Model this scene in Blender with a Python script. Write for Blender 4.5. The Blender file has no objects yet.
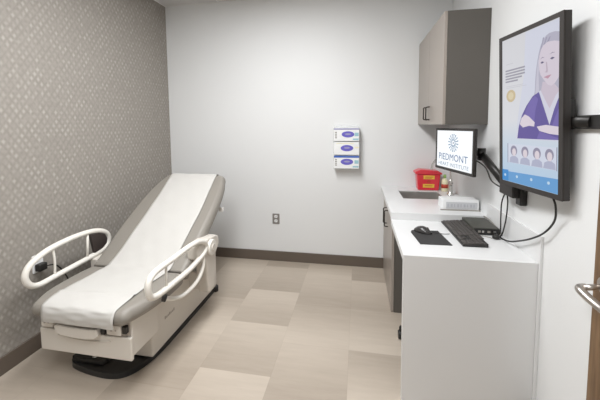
import bpy, bmesh, math, random
from mathutils import Vector, Matrix
random.seed(7)
R = math.radians
S = bpy.context.scene
COL = S.collection

# ------------------------------------------------------------------ camera, world, light, exposure
cam_d = bpy.data.cameras.new('camera')
cam_d.sensor_width = 36.0
cam_d.lens = 314.37 / 600 * 36
cam_d.shift_x = 0.0
cam_d.shift_y = -(200 - 149.17) / 600
cam_d.clip_start = 0.02
cam = bpy.data.objects.new('camera', cam_d); COL.objects.link(cam)
_y, _p, _r = R(10.48), R(4.307), R(-0.528)
_f = Vector((-math.sin(_y)*math.cos(_p), math.cos(_y)*math.cos(_p), -math.sin(_p)))
_rt = Vector((math.cos(_y), math.sin(_y), 0)); _up = _rt.cross(_f)
_r2 = _rt*math.cos(_r) + _up*math.sin(_r); _u2 = _up*math.cos(_r) - _rt*math.sin(_r)
m = Matrix((_r2, _u2, -_f)).transposed().to_4x4(); m.translation = Vector((0, 0, 1.427))
cam.matrix_world = m
S.camera = cam

w = bpy.data.worlds.new('world'); S.world = w; w.use_nodes = True
w.node_tree.nodes['Background'].inputs[0].default_value = (1, .98, .95, 1)
w.node_tree.nodes['Background'].inputs[1].default_value = 0.3

S.view_settings.view_transform = 'Standard'; S.view_settings.look = 'None'
S.view_settings.gamma = 1; S.view_settings.use_curve_mapping = False
S.view_settings.exposure = 0.17

PANEL_W = (42.0, 28.0)      # watts of the ceiling panel lights, the far one first
PANEL_COL = (0.975, 0.985, 1.0)
PANELS = [(-0.66, 1.50), (-0.66, 0.10)]

# ------------------------------------------------------------------ room numbers
WL, WR, YB, YF, H = -2.03, 0.839, 3.142, -1.6, 2.70
DZ, RZ = 0.778, 0.826         # desk top, sink counter top
DX0 = 0.2255; DY0 = 1.592; SY = 2.195

# ------------------------------------------------------------------ materials
def mat(name, col, rough=.5, metal=0, bump=0, bscale=60, noise=0, nscale=8, emit=0, spec=None, alpha=None, trans=0, coat=0):
    m = bpy.data.materials.new(name); m.use_nodes = True
    n = m.node_tree.nodes; l = m.node_tree.links; b = n['Principled BSDF']
    c = (*col, 1)
    b.inputs['Base Color'].default_value = c
    b.inputs['Roughness'].default_value = rough; b.inputs['Metallic'].default_value = metal
    b.inputs['Transmission Weight'].default_value = trans
    b.inputs['Coat Weight'].default_value = coat
    if spec is not None: b.inputs['Specular IOR Level'].default_value = spec
    if alpha is not None: b.inputs['Alpha'].default_value = alpha
    tc = n.new('ShaderNodeTexCoord')
    if emit:
        b.inputs['Emission Color'].default_value = c; b.inputs['Emission Strength'].default_value = emit
    if noise:
        t = n.new('ShaderNodeTexNoise'); t.inputs['Scale'].default_value = nscale; t.inputs['Detail'].default_value = 5
        mx = n.new('ShaderNodeMixRGB'); mx.blend_type = 'MIX'
        mx.inputs[1].default_value = (*[x*(1-noise) for x in col], 1); mx.inputs[2].default_value = (*[min(1, x*(1+noise)) for x in col], 1)
        l.new(tc.outputs['Object'], t.inputs['Vector']); l.new(t.outputs['Fac'], mx.inputs[0]); l.new(mx.outputs[0], b.inputs['Base Color'])
    if bump:
        t2 = n.new('ShaderNodeTexNoise'); t2.inputs['Scale'].default_value = bscale; t2.inputs['Detail'].default_value = 4
        bp = n.new('ShaderNodeBump'); bp.inputs['Strength'].default_value = bump; bp.inputs['Distance'].default_value = .01
        l.new(tc.outputs['Object'], t2.inputs['Vector']); l.new(t2.outputs['Fac'], bp.inputs['Height']); l.new(bp.outputs[0], b.inputs['Normal'])
    return m

M = {}
M['wall'] = mat('painted_wall', (.77, .78, .78), .6, bump=.06, bscale=140)
M['counter'] = mat('white_solid_surface', (.73, .735, .735), .28)
M['panel'] = mat('white_laminate', (.72, .70, .685), .4, noise=.015, nscale=3)
M['base'] = mat('vinyl_baseboard', (.125, .100, .080), .45)
M['taupe_lam'] = mat('taupe_laminate', (.35, .31, .275), .32, noise=.05, nscale=4)
M['dark_lam'] = mat('shaded_laminate', (.105, .096, .085), .55, noise=.04, nscale=4)  # cabinet laminate darkened in colour for the shaded sides
M['pull'] = mat('bronze_pull', (.06, .052, .045), .35, metal=.7)
M['vinyl'] = mat('taupe_vinyl_upholstery', (.275, .255, .225), .48, bump=.1, bscale=220)
M['plastic'] = mat('warm_white_plastic', (.70, .66, .60), .38)
M['rail'] = mat('white_coated_tube', (.83, .80, .74), .3)
M['grey_plastic'] = mat('warm_grey_plastic', (.40, .36, .32), .45)
M['black_plastic'] = mat('black_plastic', (.018, .017, .016), .4)
M['pad'] = mat('dark_brown_pad', (.040, .030, .027), .5, bump=.05)
M['black_base'] = mat('black_base_cover', (.016, .017, .018), .35)
M['steel'] = mat('brushed_steel', (.66, .65, .63), .38, metal=1, noise=.1, nscale=20)
M['chrome'] = mat('chrome', (.75, .74, .72), .14, metal=1)
M['nickel'] = mat('satin_nickel', (.55, .51, .47), .3, metal=1)
M['bezel'] = mat('dark_bezel', (.030, .026, .024), .5)
M['metal_black'] = mat('black_metal_arm', (.02, .019, .018), .38, metal=.3)
M['mousepad'] = mat('charcoal_mouse_pad', (.035, .034, .034), .8, noise=.1, nscale=200)
M['keys'] = mat('charcoal_keycaps', (.075, .068, .064), .5)
M['red'] = mat('red_plastic', (.72, .035, .055), .3, coat=.3)
M['yellow'] = mat('yellow_label', (.85, .55, .07), .5)
M['redink'] = mat('red_ink', (.5, .06, .03), .5)
M['cream'] = mat('cream_label', (.85, .80, .55), .5)
M['green'] = mat('green_cap', (.33, .55, .16), .4)
M['clear'] = mat('clear_acrylic', (.95, .97, .97), .08, alpha=.22)
M['box'] = mat('white_carton', (.84, .85, .85), .5)
M['blue'] = mat('blue_print', (.05, .13, .47), .45)
M['purple'] = mat('violet_print', (.14, .12, .52), .45)
M['teal'] = mat('pale_teal_print', (.33, .55, .62), .5)
M['cartontop'] = mat('grey_violet_print', (.33, .32, .50), .5)
M['outgrey'] = mat('grey_outlet_plate', (.27, .255, .24), .35, metal=.3)
M['dark'] = mat('dark_recess', (.03, .028, .025), .7)
M['tag'] = mat('white_tag', (.85, .83, .8), .4)
M['pc'] = mat('dark_computer_case', (.062, .062, .052), .5, noise=.15, nscale=60)
M['greycord'] = mat('grey_cord', (.30, .28, .25), .5)
M['lamp_frame'] = mat('white_lamp_frame', (.8, .8, .8), .4)
M['lamp'] = mat('lamp_diffuser', (1, .97, .93), .5, emit=2.0)

# paper: white with faint wrinkles
M['paper'] = mat('exam_paper', (.60, .588, .56), .7, bump=.22, bscale=14)

def wood():
    m = mat('oak_door_veneer', (.30, .17, .08), .45)
    n = m.node_tree.nodes; l = m.node_tree.links; b = n['Principled BSDF']
    tc = n.new('ShaderNodeTexCoord'); mp = n.new('ShaderNodeMapping'); mp.inputs['Scale'].default_value = (14, 14, .9)
    t = n.new('ShaderNodeTexNoise'); t.inputs['Scale'].default_value = 5; t.inputs['Detail'].default_value = 8
    r = n.new('ShaderNodeValToRGB'); r.color_ramp.elements[0].position = .35; r.color_ramp.elements[0].color = (.125, .070, .032, 1)
    r.color_ramp.elements[1].position = .68; r.color_ramp.elements[1].color = (.215, .128, .062, 1)
    l.new(tc.outputs['Object'], mp.inputs[0]); l.new(mp.outputs[0], t.inputs[0]); l.new(t.outputs[0], r.inputs[0]); l.new(r.outputs[0], b.inputs['Base Color'])
    return m
M['wood'] = wood()

def math_node(nt, op, a, b=None, c=None):
    n = nt.nodes.new('ShaderNodeMath'); n.operation = op
    for i, v in enumerate((a, b, c)):
        if v is None: continue
        if isinstance(v, (int, float)): n.inputs[i].default_value = v
        else: nt.links.new(v, n.inputs[i])
    return n.outputs[0]

def wallpaper():
    m = mat('taupe_wallpaper', (.4, .36, .32), .7)
    nt = m.node_tree; n = nt.nodes; l = nt.links; b = n['Principled BSDF']
    tc = n.new('ShaderNodeTexCoord'); sp = n.new('ShaderNodeSeparateXYZ'); l.new(tc.outputs['Object'], sp.inputs[0])
    P = .042; Q = .030
    a = math_node(nt, 'DIVIDE', sp.outputs[1], P); c = math_node(nt, 'DIVIDE', sp.outputs[2], Q)
    # slanted lattice of small pale rhombic spots
    p = math_node(nt, 'ADD', a, math_node(nt, 'MULTIPLY', c, .5)); q = math_node(nt, 'SUBTRACT', math_node(nt, 'MULTIPLY', c, .5), a)
    fp = math_node(nt, 'ABSOLUTE', math_node(nt, 'SUBTRACT', math_node(nt, 'FRACT', p), .5))
    fq = math_node(nt, 'ABSOLUTE', math_node(nt, 'SUBTRACT', math_node(nt, 'FRACT', q), .5))
    mx = math_node(nt, 'MAXIMUM', fp, fq)
    mr = n.new('ShaderNodeMapRange'); mr.interpolation_type = 'SMOOTHSTEP'; mr.inputs[1].default_value = .12; mr.inputs[2].default_value = .34; mr.inputs[3].default_value = 1; mr.inputs[4].default_value = 0
    l.new(mx, mr.inputs[0])
    # every cell has its own brightness
    cb = n.new('ShaderNodeCombineXYZ'); l.new(math_node(nt, 'FLOOR', p), cb.inputs[0]); l.new(math_node(nt, 'FLOOR', q), cb.inputs[1])
    wn = n.new('ShaderNodeTexWhiteNoise'); l.new(cb.outputs[0], wn.inputs[0])
    dot = math_node(nt, 'MULTIPLY', mr.outputs[0], math_node(nt, 'ADD', math_node(nt, 'POWER', wn.outputs[0], 1.6), .12))
    ns = n.new('ShaderNodeTexNoise'); ns.inputs['Scale'].default_value = 45; ns.inputs['Detail'].default_value = 4; l.new(tc.outputs['Object'], ns.inputs[0])
    ed = n.new('ShaderNodeMapRange'); ed.inputs[1].default_value = .42; ed.inputs[2].default_value = .5; ed.inputs[3].default_value = 0; ed.inputs[4].default_value = 1; l.new(mx, ed.inputs[0])
    fac = math_node(nt, 'ADD', math_node(nt, 'MULTIPLY', dot, .42), math_node(nt, 'MULTIPLY', ns.outputs[0], .5))
    fac = math_node(nt, 'SUBTRACT', fac, math_node(nt, 'MULTIPLY', ed.outputs[0], .12))
    r = n.new('ShaderNodeValToRGB'); r.color_ramp.elements[0].position = .0; r.color_ramp.elements[0].color = (.245, .224, .198, 1)
    r.color_ramp.elements[1].position = 1.0; r.color_ramp.elements[1].color = (.50, .47, .43, 1)
    l.new(fac, r.inputs[0]); l.new(r.outputs[0], b.inputs['Base Color'])
    return m
M['wallpaper'] = wallpaper()

def floor_mat():
    m = mat('vinyl_floor_tiles', (.5, .43, .36), .42)
    nt = m.node_tree; n = nt.nodes; l = nt.links; b = n['Principled BSDF']
    tc = n.new('ShaderNodeTexCoord'); sp = n.new('ShaderNodeSeparateXYZ'); l.new(tc.outputs['Object'], sp.inputs[0])
    T = .433
    u = math_node(nt, 'DIVIDE', math_node(nt, 'ADD', sp.outputs[0], (WL+WR)/2 + .485 + 10*T), T)
    ci = math_node(nt, 'FLOOR', u)
    off = math_node(nt, 'MULTIPLY', math_node(nt, 'COMPARE', math_node(nt, 'MODULO', ci, 4), 1, .1), .639)
    v = math_node(nt, 'ADD', math_node(nt, 'DIVIDE', math_node(nt, 'ADD', sp.outputs[1], (YF+YB)/2 + 20*.457 - 1.92), .457), off)
    ri = math_node(nt, 'FLOOR', v); fv = math_node(nt, 'FRACT', v); fu = math_node(nt, 'FRACT', u)
    cb = n.new('ShaderNodeCombineXYZ'); l.new(ci, cb.inputs[0]); l.new(ri, cb.inputs[1])
    wn = n.new('ShaderNodeTexWhiteNoise'); l.new(cb.outputs[0], wn.inputs[0])
    # printed shading of each tile (deep at one end, pale at the other) with fine lines across
    sc = n.new('ShaderNodeVectorMath'); sc.operation = 'MULTIPLY'; sc.inputs[1].default_value = (3.5, 26, 1)
    ad = n.new('ShaderNodeVectorMath'); ad.operation = 'ADD'
    l.new(tc.outputs['Object'], sc.inputs[0]); l.new(sc.outputs[0], ad.inputs[0])
    s2 = n.new('ShaderNodeVectorMath'); s2.operation = 'SCALE'; s2.inputs['Scale'].default_value = 37; l.new(wn.outputs[1], s2.inputs[0]); l.new(s2.outputs[0], ad.inputs[1])
    ns = n.new('ShaderNodeTexNoise'); ns.inputs['Scale'].default_value = 1.0; ns.inputs['Detail'].default_value = 6; ns.inputs['Roughness'].default_value = .65; l.new(ad.outputs[0], ns.inputs[0])
    flip = math_node(nt, 'MULTIPLY', math_node(nt, 'GREATER_THAN', wn.outputs[0], .5), math_node(nt, 'SUBTRACT', 1, math_node(nt, 'COMPARE', ci, 9, .1)))
    fvv = math_node(nt, 'ABSOLUTE', math_node(nt, 'SUBTRACT', flip, fv))
    sm = n.new('ShaderNodeMapRange'); sm.interpolation_type = 'SMOOTHSTEP'; l.new(fvv, sm.inputs[0])
    g = math_node(nt, 'MULTIPLY', sm.outputs[0], .46)
    fac = math_node(nt, 'ADD', g, math_node(nt, 'MULTIPLY', ns.outputs[0], .45))
    fac = math_node(nt, 'ADD', fac, math_node(nt, 'MULTIPLY', math_node(nt, 'SUBTRACT', wn.outputs[0], .5), .16))
    r = n.new('ShaderNodeValToRGB'); r.color_ramp.elements[0].position = .08; r.color_ramp.elements[0].color = (.365, .308, .250, 1)
    r.color_ramp.elements[1].position = .85; r.color_ramp.elements[1].color = (.565, .495, .415, 1)
    l.new(fac, r.inputs[0])
    # seams
    eu = math_node(nt, 'MINIMUM', fu, math_node(nt, 'SUBTRACT', 1, fu)); ev = math_node(nt, 'MINIMUM', fv, math_node(nt, 'SUBTRACT', 1, fv))
    e = math_node(nt, 'LESS_THAN', math_node(nt, 'MINIMUM', eu, ev), .003)
    mx = n.new('ShaderNodeMixRGB'); mx.blend_type = 'MULTIPLY'; mx.inputs[2].default_value = (.9, .89, .88, 1); l.new(e, mx.inputs[0]); l.new(r.outputs[0], mx.inputs[1])
    l.new(mx.outputs[0], b.inputs['Base Color'])
    return m
M['floor'] = floor_mat()

def ceiling_mat():
    m = mat('ceiling_tiles', (.72, .71, .70), .8, bump=.15, bscale=200)
    nt = m.node_tree; n = nt.nodes; l = nt.links; b = n['Principled BSDF']
    tc = n.new('ShaderNodeTexCoord'); sp = n.new('ShaderNodeSeparateXYZ'); l.new(tc.outputs['Object'], sp.inputs[0])
    fx = math_node(nt, 'FRACT', math_node(nt, 'DIVIDE', math_node(nt, 'ADD', sp.outputs[0], 10*.61 + .22), .61))
    fy = math_node(nt, 'FRACT', math_node(nt, 'DIVIDE', math_node(nt, 'ADD', sp.outputs[1], 10*.61 + .09), .61))
    e = math_node(nt, 'LESS_THAN', math_node(nt, 'MINIMUM', fx, fy), .035)
    mx = n.new('ShaderNodeMixRGB'); mx.inputs[1].default_value = (.66, .65, .64, 1); mx.inputs[2].default_value = (.80, .80, .79, 1)
    l.new(e, mx.inputs[0]); l.new(mx.outputs[0], b.inputs['Base Color'])
    return m
M['ceiling'] = ceiling_mat()

# ------------------------------------------------------------------ helpers
def link(o, parent=None):
    COL.objects.link(o)
    if parent is not None: o.parent = parent
    return o
def thing(name, label, cat, loc=(0, 0, 0), group=None):
    o = bpy.data.objects.new(name, None); link(o); o.location = loc; o.empty_display_size = .05
    o['label'] = label; o['category'] = cat
    if group: o['group'] = group
    return o
def tag(o, label, cat, group=None):
    o['label'] = label; o['category'] = cat
    if group: o['group'] = group
    return o
def obj(name, bm, m, parent=None, smooth=False, bev=0, seg=2, ang=35, label=None):
    """bm in WORLD coordinates; the object's origin is its parent's base or its own lower middle"""
    me = bpy.data.meshes.new(name)
    bmesh.ops.recalc_face_normals(bm, faces=bm.faces[:])
    if parent is not None:
        org = Vector((0, 0, 0)); q = parent
        while q is not None: org += q.location; q = q.parent
    else:
        xs = [v.co for v in bm.verts]
        org = Vector(((min(v.x for v in xs)+max(v.x for v in xs))/2, (min(v.y for v in xs)+max(v.y for v in xs))/2, min(v.z for v in xs)))
    bmesh.ops.translate(bm, verts=bm.verts[:], vec=-org)
    bm.to_mesh(me); bm.free()
    mm = m if isinstance(m, (list, tuple)) else [m]
    for x in mm: me.materials.append(M[x] if isinstance(x, str) else x)
    o = bpy.data.objects.new(name, me); link(o, parent)
    if parent is None: o.location = org
    if smooth:
        for p in me.polygons: p.use_smooth = True
    if bev:
        b = o.modifiers.new('bevel', 'BEVEL'); b.width = bev; b.segments = seg; b.limit_method = 'ANGLE'; b.angle_limit = R(ang)
        b.harden_normals = True
        for p in me.polygons: p.use_smooth = True
    if label: o['label'] = label
    return o
def struct(name, bm, m, parent=None, **k):
    o = obj(name, bm, m, parent, **k)
    if parent is None: o['kind'] = 'structure'
    return o
def B(): return bmesh.new()
def box(bm, x0, x1, y0, y1, z0, z1, mi=0, rot=None, piv=None):
    vs = [bm.verts.new((x, y, z)) for x in (x0, x1) for y in (y0, y1) for z in (z0, z1)]
    if rot is not None:
        p = Vector(piv)
        for v in vs: v.co = p + rot @ (v.co - p)
    for f in ((0, 1, 3, 2), (4, 6, 7, 5), (0, 4, 5, 1), (2, 3, 7, 6), (0, 2, 6, 4), (1, 5, 7, 3)):
        fc = bm.faces.new([vs[i] for i in f]); fc.material_index = mi
    return bm
def frame_of(d, up=None):
    d = d.normalized(); a = up or (Vector((0, 0, 1)) if abs(d.z) < .9 else Vector((1, 0, 0)))
    s = d.cross(a).normalized(); return s, s.cross(d).normalized()
def tube(bm, pts, r, n=10, closed=False, mi=0, ry=None):
    pts = [Vector(p) for p in pts]; N = len(pts); rings = []
    ref = None
    for i, p in enumerate(pts):
        a = pts[(i-1) % N] if (closed or i > 0) else p; b = pts[(i+1) % N] if (closed or i < N-1) else p
        d = (b-a).normalized()
        if ref is None: s, t = frame_of(d)
        else:
            s = (ref - d*ref.dot(d)).normalized(); t = s.cross(d)
        ref = s
        rr = r[i] if isinstance(r, (list, tuple)) else r
        rings.append([bm.verts.new(p + (s*math.cos(2*math.pi*k/n) + t*math.sin(2*math.pi*k/n)*((ry or rr)/rr))*rr) for k in range(n)])
    for i in range(N if closed else N-1):
        A, Bq = rings[i], rings[(i+1) % N]
        for k in range(n):
            f = bm.faces.new([A[k], A[(k+1) % n], Bq[(k+1) % n], Bq[k]]); f.material_index = mi; f.smooth = True
    if not closed:
        for q in (rings[0], rings[-1]):
            f = bm.faces.new(q); f.material_index = mi
    return bm
def spline(pts, k=6, closed=False):
    P = [Vector(p) for p in pts]; N = len(P); out = []
    rng = range(N if closed else N-1)
    for i in rng:
        if closed: a, b, c, d = P[(i-1) % N], P[i], P[(i+1) % N], P[(i+2) % N]
        else: a, b, c, d = P[max(i-1, 0)], P[i], P[i+1], P[min(i+2, N-1)]
        for j in range(k):
            t = j/k
            out.append(.5*((2*b) + (c-a)*t + (2*a-5*b+4*c-d)*t*t + (3*b-a-3*c+d)*t**3))
    if not closed: out.append(P[-1])
    return out
def cyl(bm, p0, p1, r, n=20, mi=0, r1=None):
    return tube(bm, [p0, p1], [r, r1 if r1 is not None else r], n, mi=mi)
def lathe(bm, cx, cy, prof, n=24, mi=0):
    rings = [[bm.verts.new((cx + r*math.cos(2*math.pi*k/n), cy + r*math.sin(2*math.pi*k/n), z)) for k in range(n)] for r, z in prof]
    for A, C in zip(rings, rings[1:]):
        for k in range(n):
            f = bm.faces.new([A[k], A[(k+1) % n], C[(k+1) % n], C[k]]); f.smooth = True; f.material_index = mi
    bm.faces.new(rings[0]); bm.faces.new(rings[-1]); return bm
def prism(bm, poly, axis, a, b, mi=0):
    """poly = 2D points in the other two axes (in x,y,z order); extruded a..b along axis"""
    def mk(p, t):
        return {'x': (t, p[0], p[1]), 'y': (p[0], t, p[1]), 'z': (p[0], p[1], t)}[axis]
    A = [bm.verts.new(mk(p, a)) for p in poly]; C = [bm.verts.new(mk(p, b)) for p in poly]
    for q in (A, C):
        f = bm.faces.new(q); f.material_index = mi
    n = len(poly)
    for i in range(n):
        f = bm.faces.new([A[i], A[(i+1) % n], C[(i+1) % n], C[i]]); f.material_index = mi
    return bm
def rrect(x0, x1, y0, y1, r, n=5):
    out = []
    for cx, cy, a0 in ((x1-r, y1-r, 0), (x0+r, y1-r, 90), (x0+r, y0+r, 180), (x1-r, y0+r, 270)):
        for k in range(n+1):
            a = R(a0 + 90*k/n); out.append((cx + r*math.cos(a), cy + r*math.sin(a)))
    return out
class Plane:
    """a local flat frame: o = top-left corner, u right, v down, n towards the viewer"""
    def __init__(s, o, u, v): s.o = Vector(o); s.u = Vector(u); s.v = Vector(v); s.n = s.v.cross(s.u).normalized()
    def p(s, u, v, d=0): return s.o + s.u*u + s.v*v + s.n*d
def flat(bm, pl, pts, d, th=.0004, mi=0):
    A = [bm.verts.new(pl.p(u, v, d)) for u, v in pts]; C = [bm.verts.new(pl.p(u, v, d-th)) for u, v in pts]
    for q in (A, C):
        f = bm.faces.new(q); f.material_index = mi
    n = len(pts)
    for i in range(n):
        f = bm.faces.new([A[i], A[(i+1) % n], C[(i+1) % n], C[i]]); f.material_index = mi
def rc(u0, u1, v0, v1): return [(u0, v0), (u1, v0), (u1, v1), (u0, v1)]
def ell(cu, cv, ru, rv, n=24, a=0): return [(cu+ru*math.cos(2*math.pi*k/n), cv+rv*math.sin(2*math.pi*k/n)) for k in range(n)]
def text_bm(bm, s, pl, u0, u1, v0, v1, d, mi=0):
    """letters fitted in the rectangle of a Plane"""
    cu = bpy.data.curves.new('tmp', 'FONT'); cu.body = s; cu.resolution_u = 3
    o = bpy.data.objects.new('tmp', cu); COL.objects.link(o)
    bpy.context.view_layer.update()
    me = bpy.data.meshes.new_from_object(o.evaluated_get(bpy.context.evaluated_depsgraph_get()))
    xs = [v.co.x for v in me.vertices]; ys = [v.co.y for v in me.vertices]
    x0, x1, y0, y1 = min(xs), max(xs), min(ys), max(ys)
    vs = [bm.verts.new(pl.p(u0+(v.co.x-x0)/(x1-x0)*(u1-u0), v1-(v.co.y-y0)/(y1-y0)*(v1-v0), d)) for v in me.vertices]
    for p in me.polygons:
        try:
            f = bm.faces.new([vs[i] for i in p.vertices]); f.material_index = mi
        except ValueError: pass
    bpy.data.objects.remove(o); bpy.data.curves.remove(cu); bpy.data.meshes.remove(me)

# ------------------------------------------------------------------ the room
struct('floor', box(B(), WL-.1, WR+.1, YF-.1, YB+.1, -.1, 0), 'floor')
struct('ceiling', box(B(), WL-.1, WR+.1, YF-.1, YB+.1, H, H+.1), 'ceiling')
struct('wall_left', box(B(), WL-.1, WL, YF, YB, 0, H), 'wallpaper')
struct('wall_back', box(B(), WL-.1, WR+.1, YB, YB+.1, 0, H), 'wall')
struct('wall_front', box(B(), WL-.1, WR+.1, YF-.1, YF, 0, H), 'wall')
DYE = 1.268; DYN = .35; DH = 2.13
bm = B(); box(bm, WR, WR+.1, DYE, YB, 0, H); box(bm, WR, WR+.1, YF, DYN, 0, H); box(bm, WR, WR+.1, DYN, DYE, DH, H)
struct('wall_right', bm, 'wall')
def bboard(name, x0, x1, y0, y1):
    return struct(name, box(B(), x0, x1, y0, y1, 0, .105), 'base', bev=.003)
bboard('baseboard_left', WL, WL+.012, YF, YB)
bboard('baseboard_back', WL+.012, .262, YB-.012, YB)
bboard('baseboard_right', WR-.010, WR, DYE+.002, DY0-.0125)
bboard('baseboard_front', WL+.012, WR, YF, YF+.012)
# closed wooden door in the right wall, close to the camera
d = struct('door_1', box(B(), WR-.004, WR+.04, DYN+.003, DYE-.003, .006, DH-.003), 'wood', bev=.002)
bm = B()
hx, hy, hz = WR-.004, 1.203, .870
cyl(bm, (hx, hy, hz), (hx-.010, hy, hz), .030, 28)
cyl(bm, (hx-.009, hy, hz), (hx-.070, hy, hz-.010), .010, 16)
hd = obj('door_handle', bm, 'nickel', d)
bm = B()
tube(bm, spline([(hx-.058, hy+.004, hz-.008), (hx-.074, hy+.006, hz-.011), (hx-.081, hy-.006, hz-.015), (hx-.078, hy-.035, hz-.024), (hx-.070, hy-.08, hz-.034), (hx-.066, hy-.13, hz-.038)], 6), .0145, 12, ry=.011)
obj('lever', bm, 'nickel', hd)
for i, (px, py) in enumerate(PANELS):
    t = thing('ceiling_light', ['recessed ceiling light panel nearest the back wall', 'recessed ceiling light panel above the camera'][i], 'light', (px, py, H-.012), 'recessed ceiling light panels')
    bm = B()
    for a in ((px-.3, px+.3, py-.6, py-.575), (px-.3, px+.3, py+.575, py+.6), (px-.3, px-.275, py-.575, py+.575), (px+.275, px+.3, py-.575, py+.575)):
        box(bm, *a, H-.012, H)
    obj('lamp_frame', bm, 'lamp_frame', t)
    obj('diffuser', box(B(), px-.275, px+.275, py-.575, py+.575, H-.006, H), 'lamp', t)
    L = bpy.data.lights.new('panel_light', 'AREA'); L.shape = 'RECTANGLE'; L.size = .53; L.size_y = 1.12; L.energy = PANEL_W[i]; L.color = PANEL_COL
    lo = bpy.data.objects.new('panel_light', L); link(lo, t); lo.location = (0, 0, -.002)

# ------------------------------------------------------------------ exam table
TX = -1.455
T = thing('exam_table', 'taupe padded medical exam table with raised backrest and white side rails', 'exam table', (TX, 1.95, 0))
# black base plate
bp = [(q.x, q.y) for q in spline([(TX-.245, 2.50, 0), (TX-.245, 2.4, 0), (-1.712, 1.62, 0), (-1.704, 1.545, 0), (-1.665, 1.495, 0), (-1.54, 1.466, 0), (-1.40, 1.455, 0), (-1.31, 1.478, 0), (-1.255, 1.55, 0), (-1.222, 1.68, 0), (-1.214, 1.9, 0), (-1.214, 2.50, 0)], 5)]
obj('base_plate', prism(B(), bp, 'z', 0, .034), 'black_base', T, bev=.010, seg=3)
bm = B(); prism(bm, rrect(-1.68, -1.46, 1.505, 1.60, .02), 'z', .030, .056)
fs = obj('foot_switch', bm, 'dark', T, bev=.006)
bm = B()
cyl(bm, (-1.545, 1.535, .054), (-1.545, 1.535, .064), .015, 16)
obj('button', bm, 'steel', fs)
bm = B(); cyl(bm, (-1.490, 1.56, .054), (-1.490, 1.56, .062), .010, 16); obj('button', bm, 'grey_plastic', fs)
# lifting column hidden under the pedestal and white side covers
ped = [(1.60, .040), (2.455, .040), (2.475, .075), (2.475, .40), (1.60, .40)]
obj('pedestal', prism(B(), ped, 'x', TX-.245, -1.208), 'plastic', T, bev=.010, seg=3)
# small maker's mark of dark strokes on the pedestal side
bm = B()
for k in range(7):
    y = 1.730 + k*.016
    box(bm, -1.209, -1.2065, y, y+.010, .200, .213 if k % 3 else .219)
obj('mark', bm, 'grey_plastic', T)
# foot end box
fx0, fx1 = -1.738, -1.172
obj('foot_box', box(B(), fx0, fx1, 1.400, 1.62, .205, .415), 'plastic', T, bev=.007)
# drawer front with shallow smile-shaped finger pull
bm = B(); box(bm, fx0-.004, fx1+.004, 1.382, 1.402, .190, .318)
dr = obj('drawer', bm, 'plastic', T, bev=.006)
bm = B(); tube(bm, spline([(-1.62, 1.3815, .292), (-1.54, 1.3790, .281), (-1.455, 1.378, .277), (-1.37, 1.379, .281), (-1.29, 1.3815, .292)], 6), .0035, 8)
obj('finger_pull', bm, 'plastic', dr)
# dark slot above the drawer holding the pull-out tray and stirrup sockets
obj('recess', box(B(), fx0+.02, fx1-.01, 1.392, 1.402, .322, .402), 'grey_plastic', T)
arc = [(-1.615, .362), (-1.595, .372), (-1.52, .366), (-1.46, .364), (-1.40, .364), (-1.345, .368), (-1.338, .330), (-1.36, .312), (-1.42, .303), (-1.50, .303), (-1.575, .311), (-1.605, .326)]
obj('pull_out_step', prism(B(), arc, 'y', 1.350, 1.394), 'plastic', T, bev=.008, seg=3)
for x0, x1 in ((-1.715, -1.640), (-1.302, -1.215)):
    bm = B(); box(bm, x0, x1, 1.368, 1.394, .335, .392)
    st = obj('stirrup_socket', bm, 'plastic', T, bev=.005)
    bm = B(); cyl(bm, ((x0+x1)/2-.012, 1.366, .364), ((x0+x1)/2-.012, 1.370, .364), .007, 12); cyl(bm, ((x0+x1)/2+.014, 1.366, .364), ((x0+x1)/2+.014, 1.370, .364), .005, 12)
    obj('screw', bm, 'grey_plastic', st)
obj('catch', box(B(), -1.334, -1.308, 1.364, 1.394, .335, .375), 'black_plastic', T, bev=.003)
obj('catch', box(B(), -1.212, -1.186, 1.372, 1.394, .345, .385), 'black_plastic', T, bev=.003)
# lower frame carrying the seat
obj('seat_frame', box(B(), TX-.27, TX+.27, 1.42, 2.20, .380, .402), 'grey_plastic', T, bev=.006)

def loft_pad(bm, st, n=8):
    """st: list of (y, z, ny, nz, halfwidth, thickness, edge radius, x shift): top centre point, outward normal"""
    rings = []
    for (y, z, ny, nz, hw, th, er, xs) in st:
        sec = rrect(-hw, hw, -th, 0, min(er, th/2-.0005, hw-.001), n)
        rings.append([bm.verts.new((TX+xs+a, y+ny*b, z+nz*b)) for a, b in sec])
    K = len(rings[0])
    for A, C in zip(rings, rings[1:]):
        for k in range(K):
            f = bm.faces.new([A[k], A[(k+1) % K], C[(k+1) % K], C[k]]); f.smooth = True
    bm.faces.new(rings[0]); bm.faces.new(rings[-1])
def pathpad(pts, hws, th, er, end0=.03, end1=.03):
    """pts: (y,z) of the top line, hws at each; ends rounded"""
    P = spline([(0, a, b) for a, b in pts], 5); Hh = spline([(0, 0, h) for h in hws], 5); N = len(P)
    out = []
    for i, p in enumerate(P):
        a = P[max(i-1, 0)]; b = P[min(i+1, N-1)]; d = (b-a).normalized(); nn = Vector((0, -d.z, d.y))
        out.append([p.y, p.z, nn.y, nn.z, Hh[i].z, th, er, 0, d])
    def cap(s, sign, L):
        r = []
        for k in range(1, 7):
            a = R(90*k/6); adv = L*math.sin(a); sh = 1-math.cos(a)
            y = s[0]+sign*s[8].y*adv; z = s[1]+sign*s[8].z*adv; red = th*.46*sh
            r.append((y-s[2]*red, z-s[3]*red, s[2], s[3], s[4]-L*.9*sh, th-2*red, er, 0))
        return r
    core = [tuple(s[:8]) for s in out]
    return cap(out[0], -1, end0)[::-1] + core + cap(out[-1], 1, end1)
SEAT = [(1.375, .484), (1.43, .487), (1.50, .487), (1.60, .485), (1.70, .484), (1.785, .483)]
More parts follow.
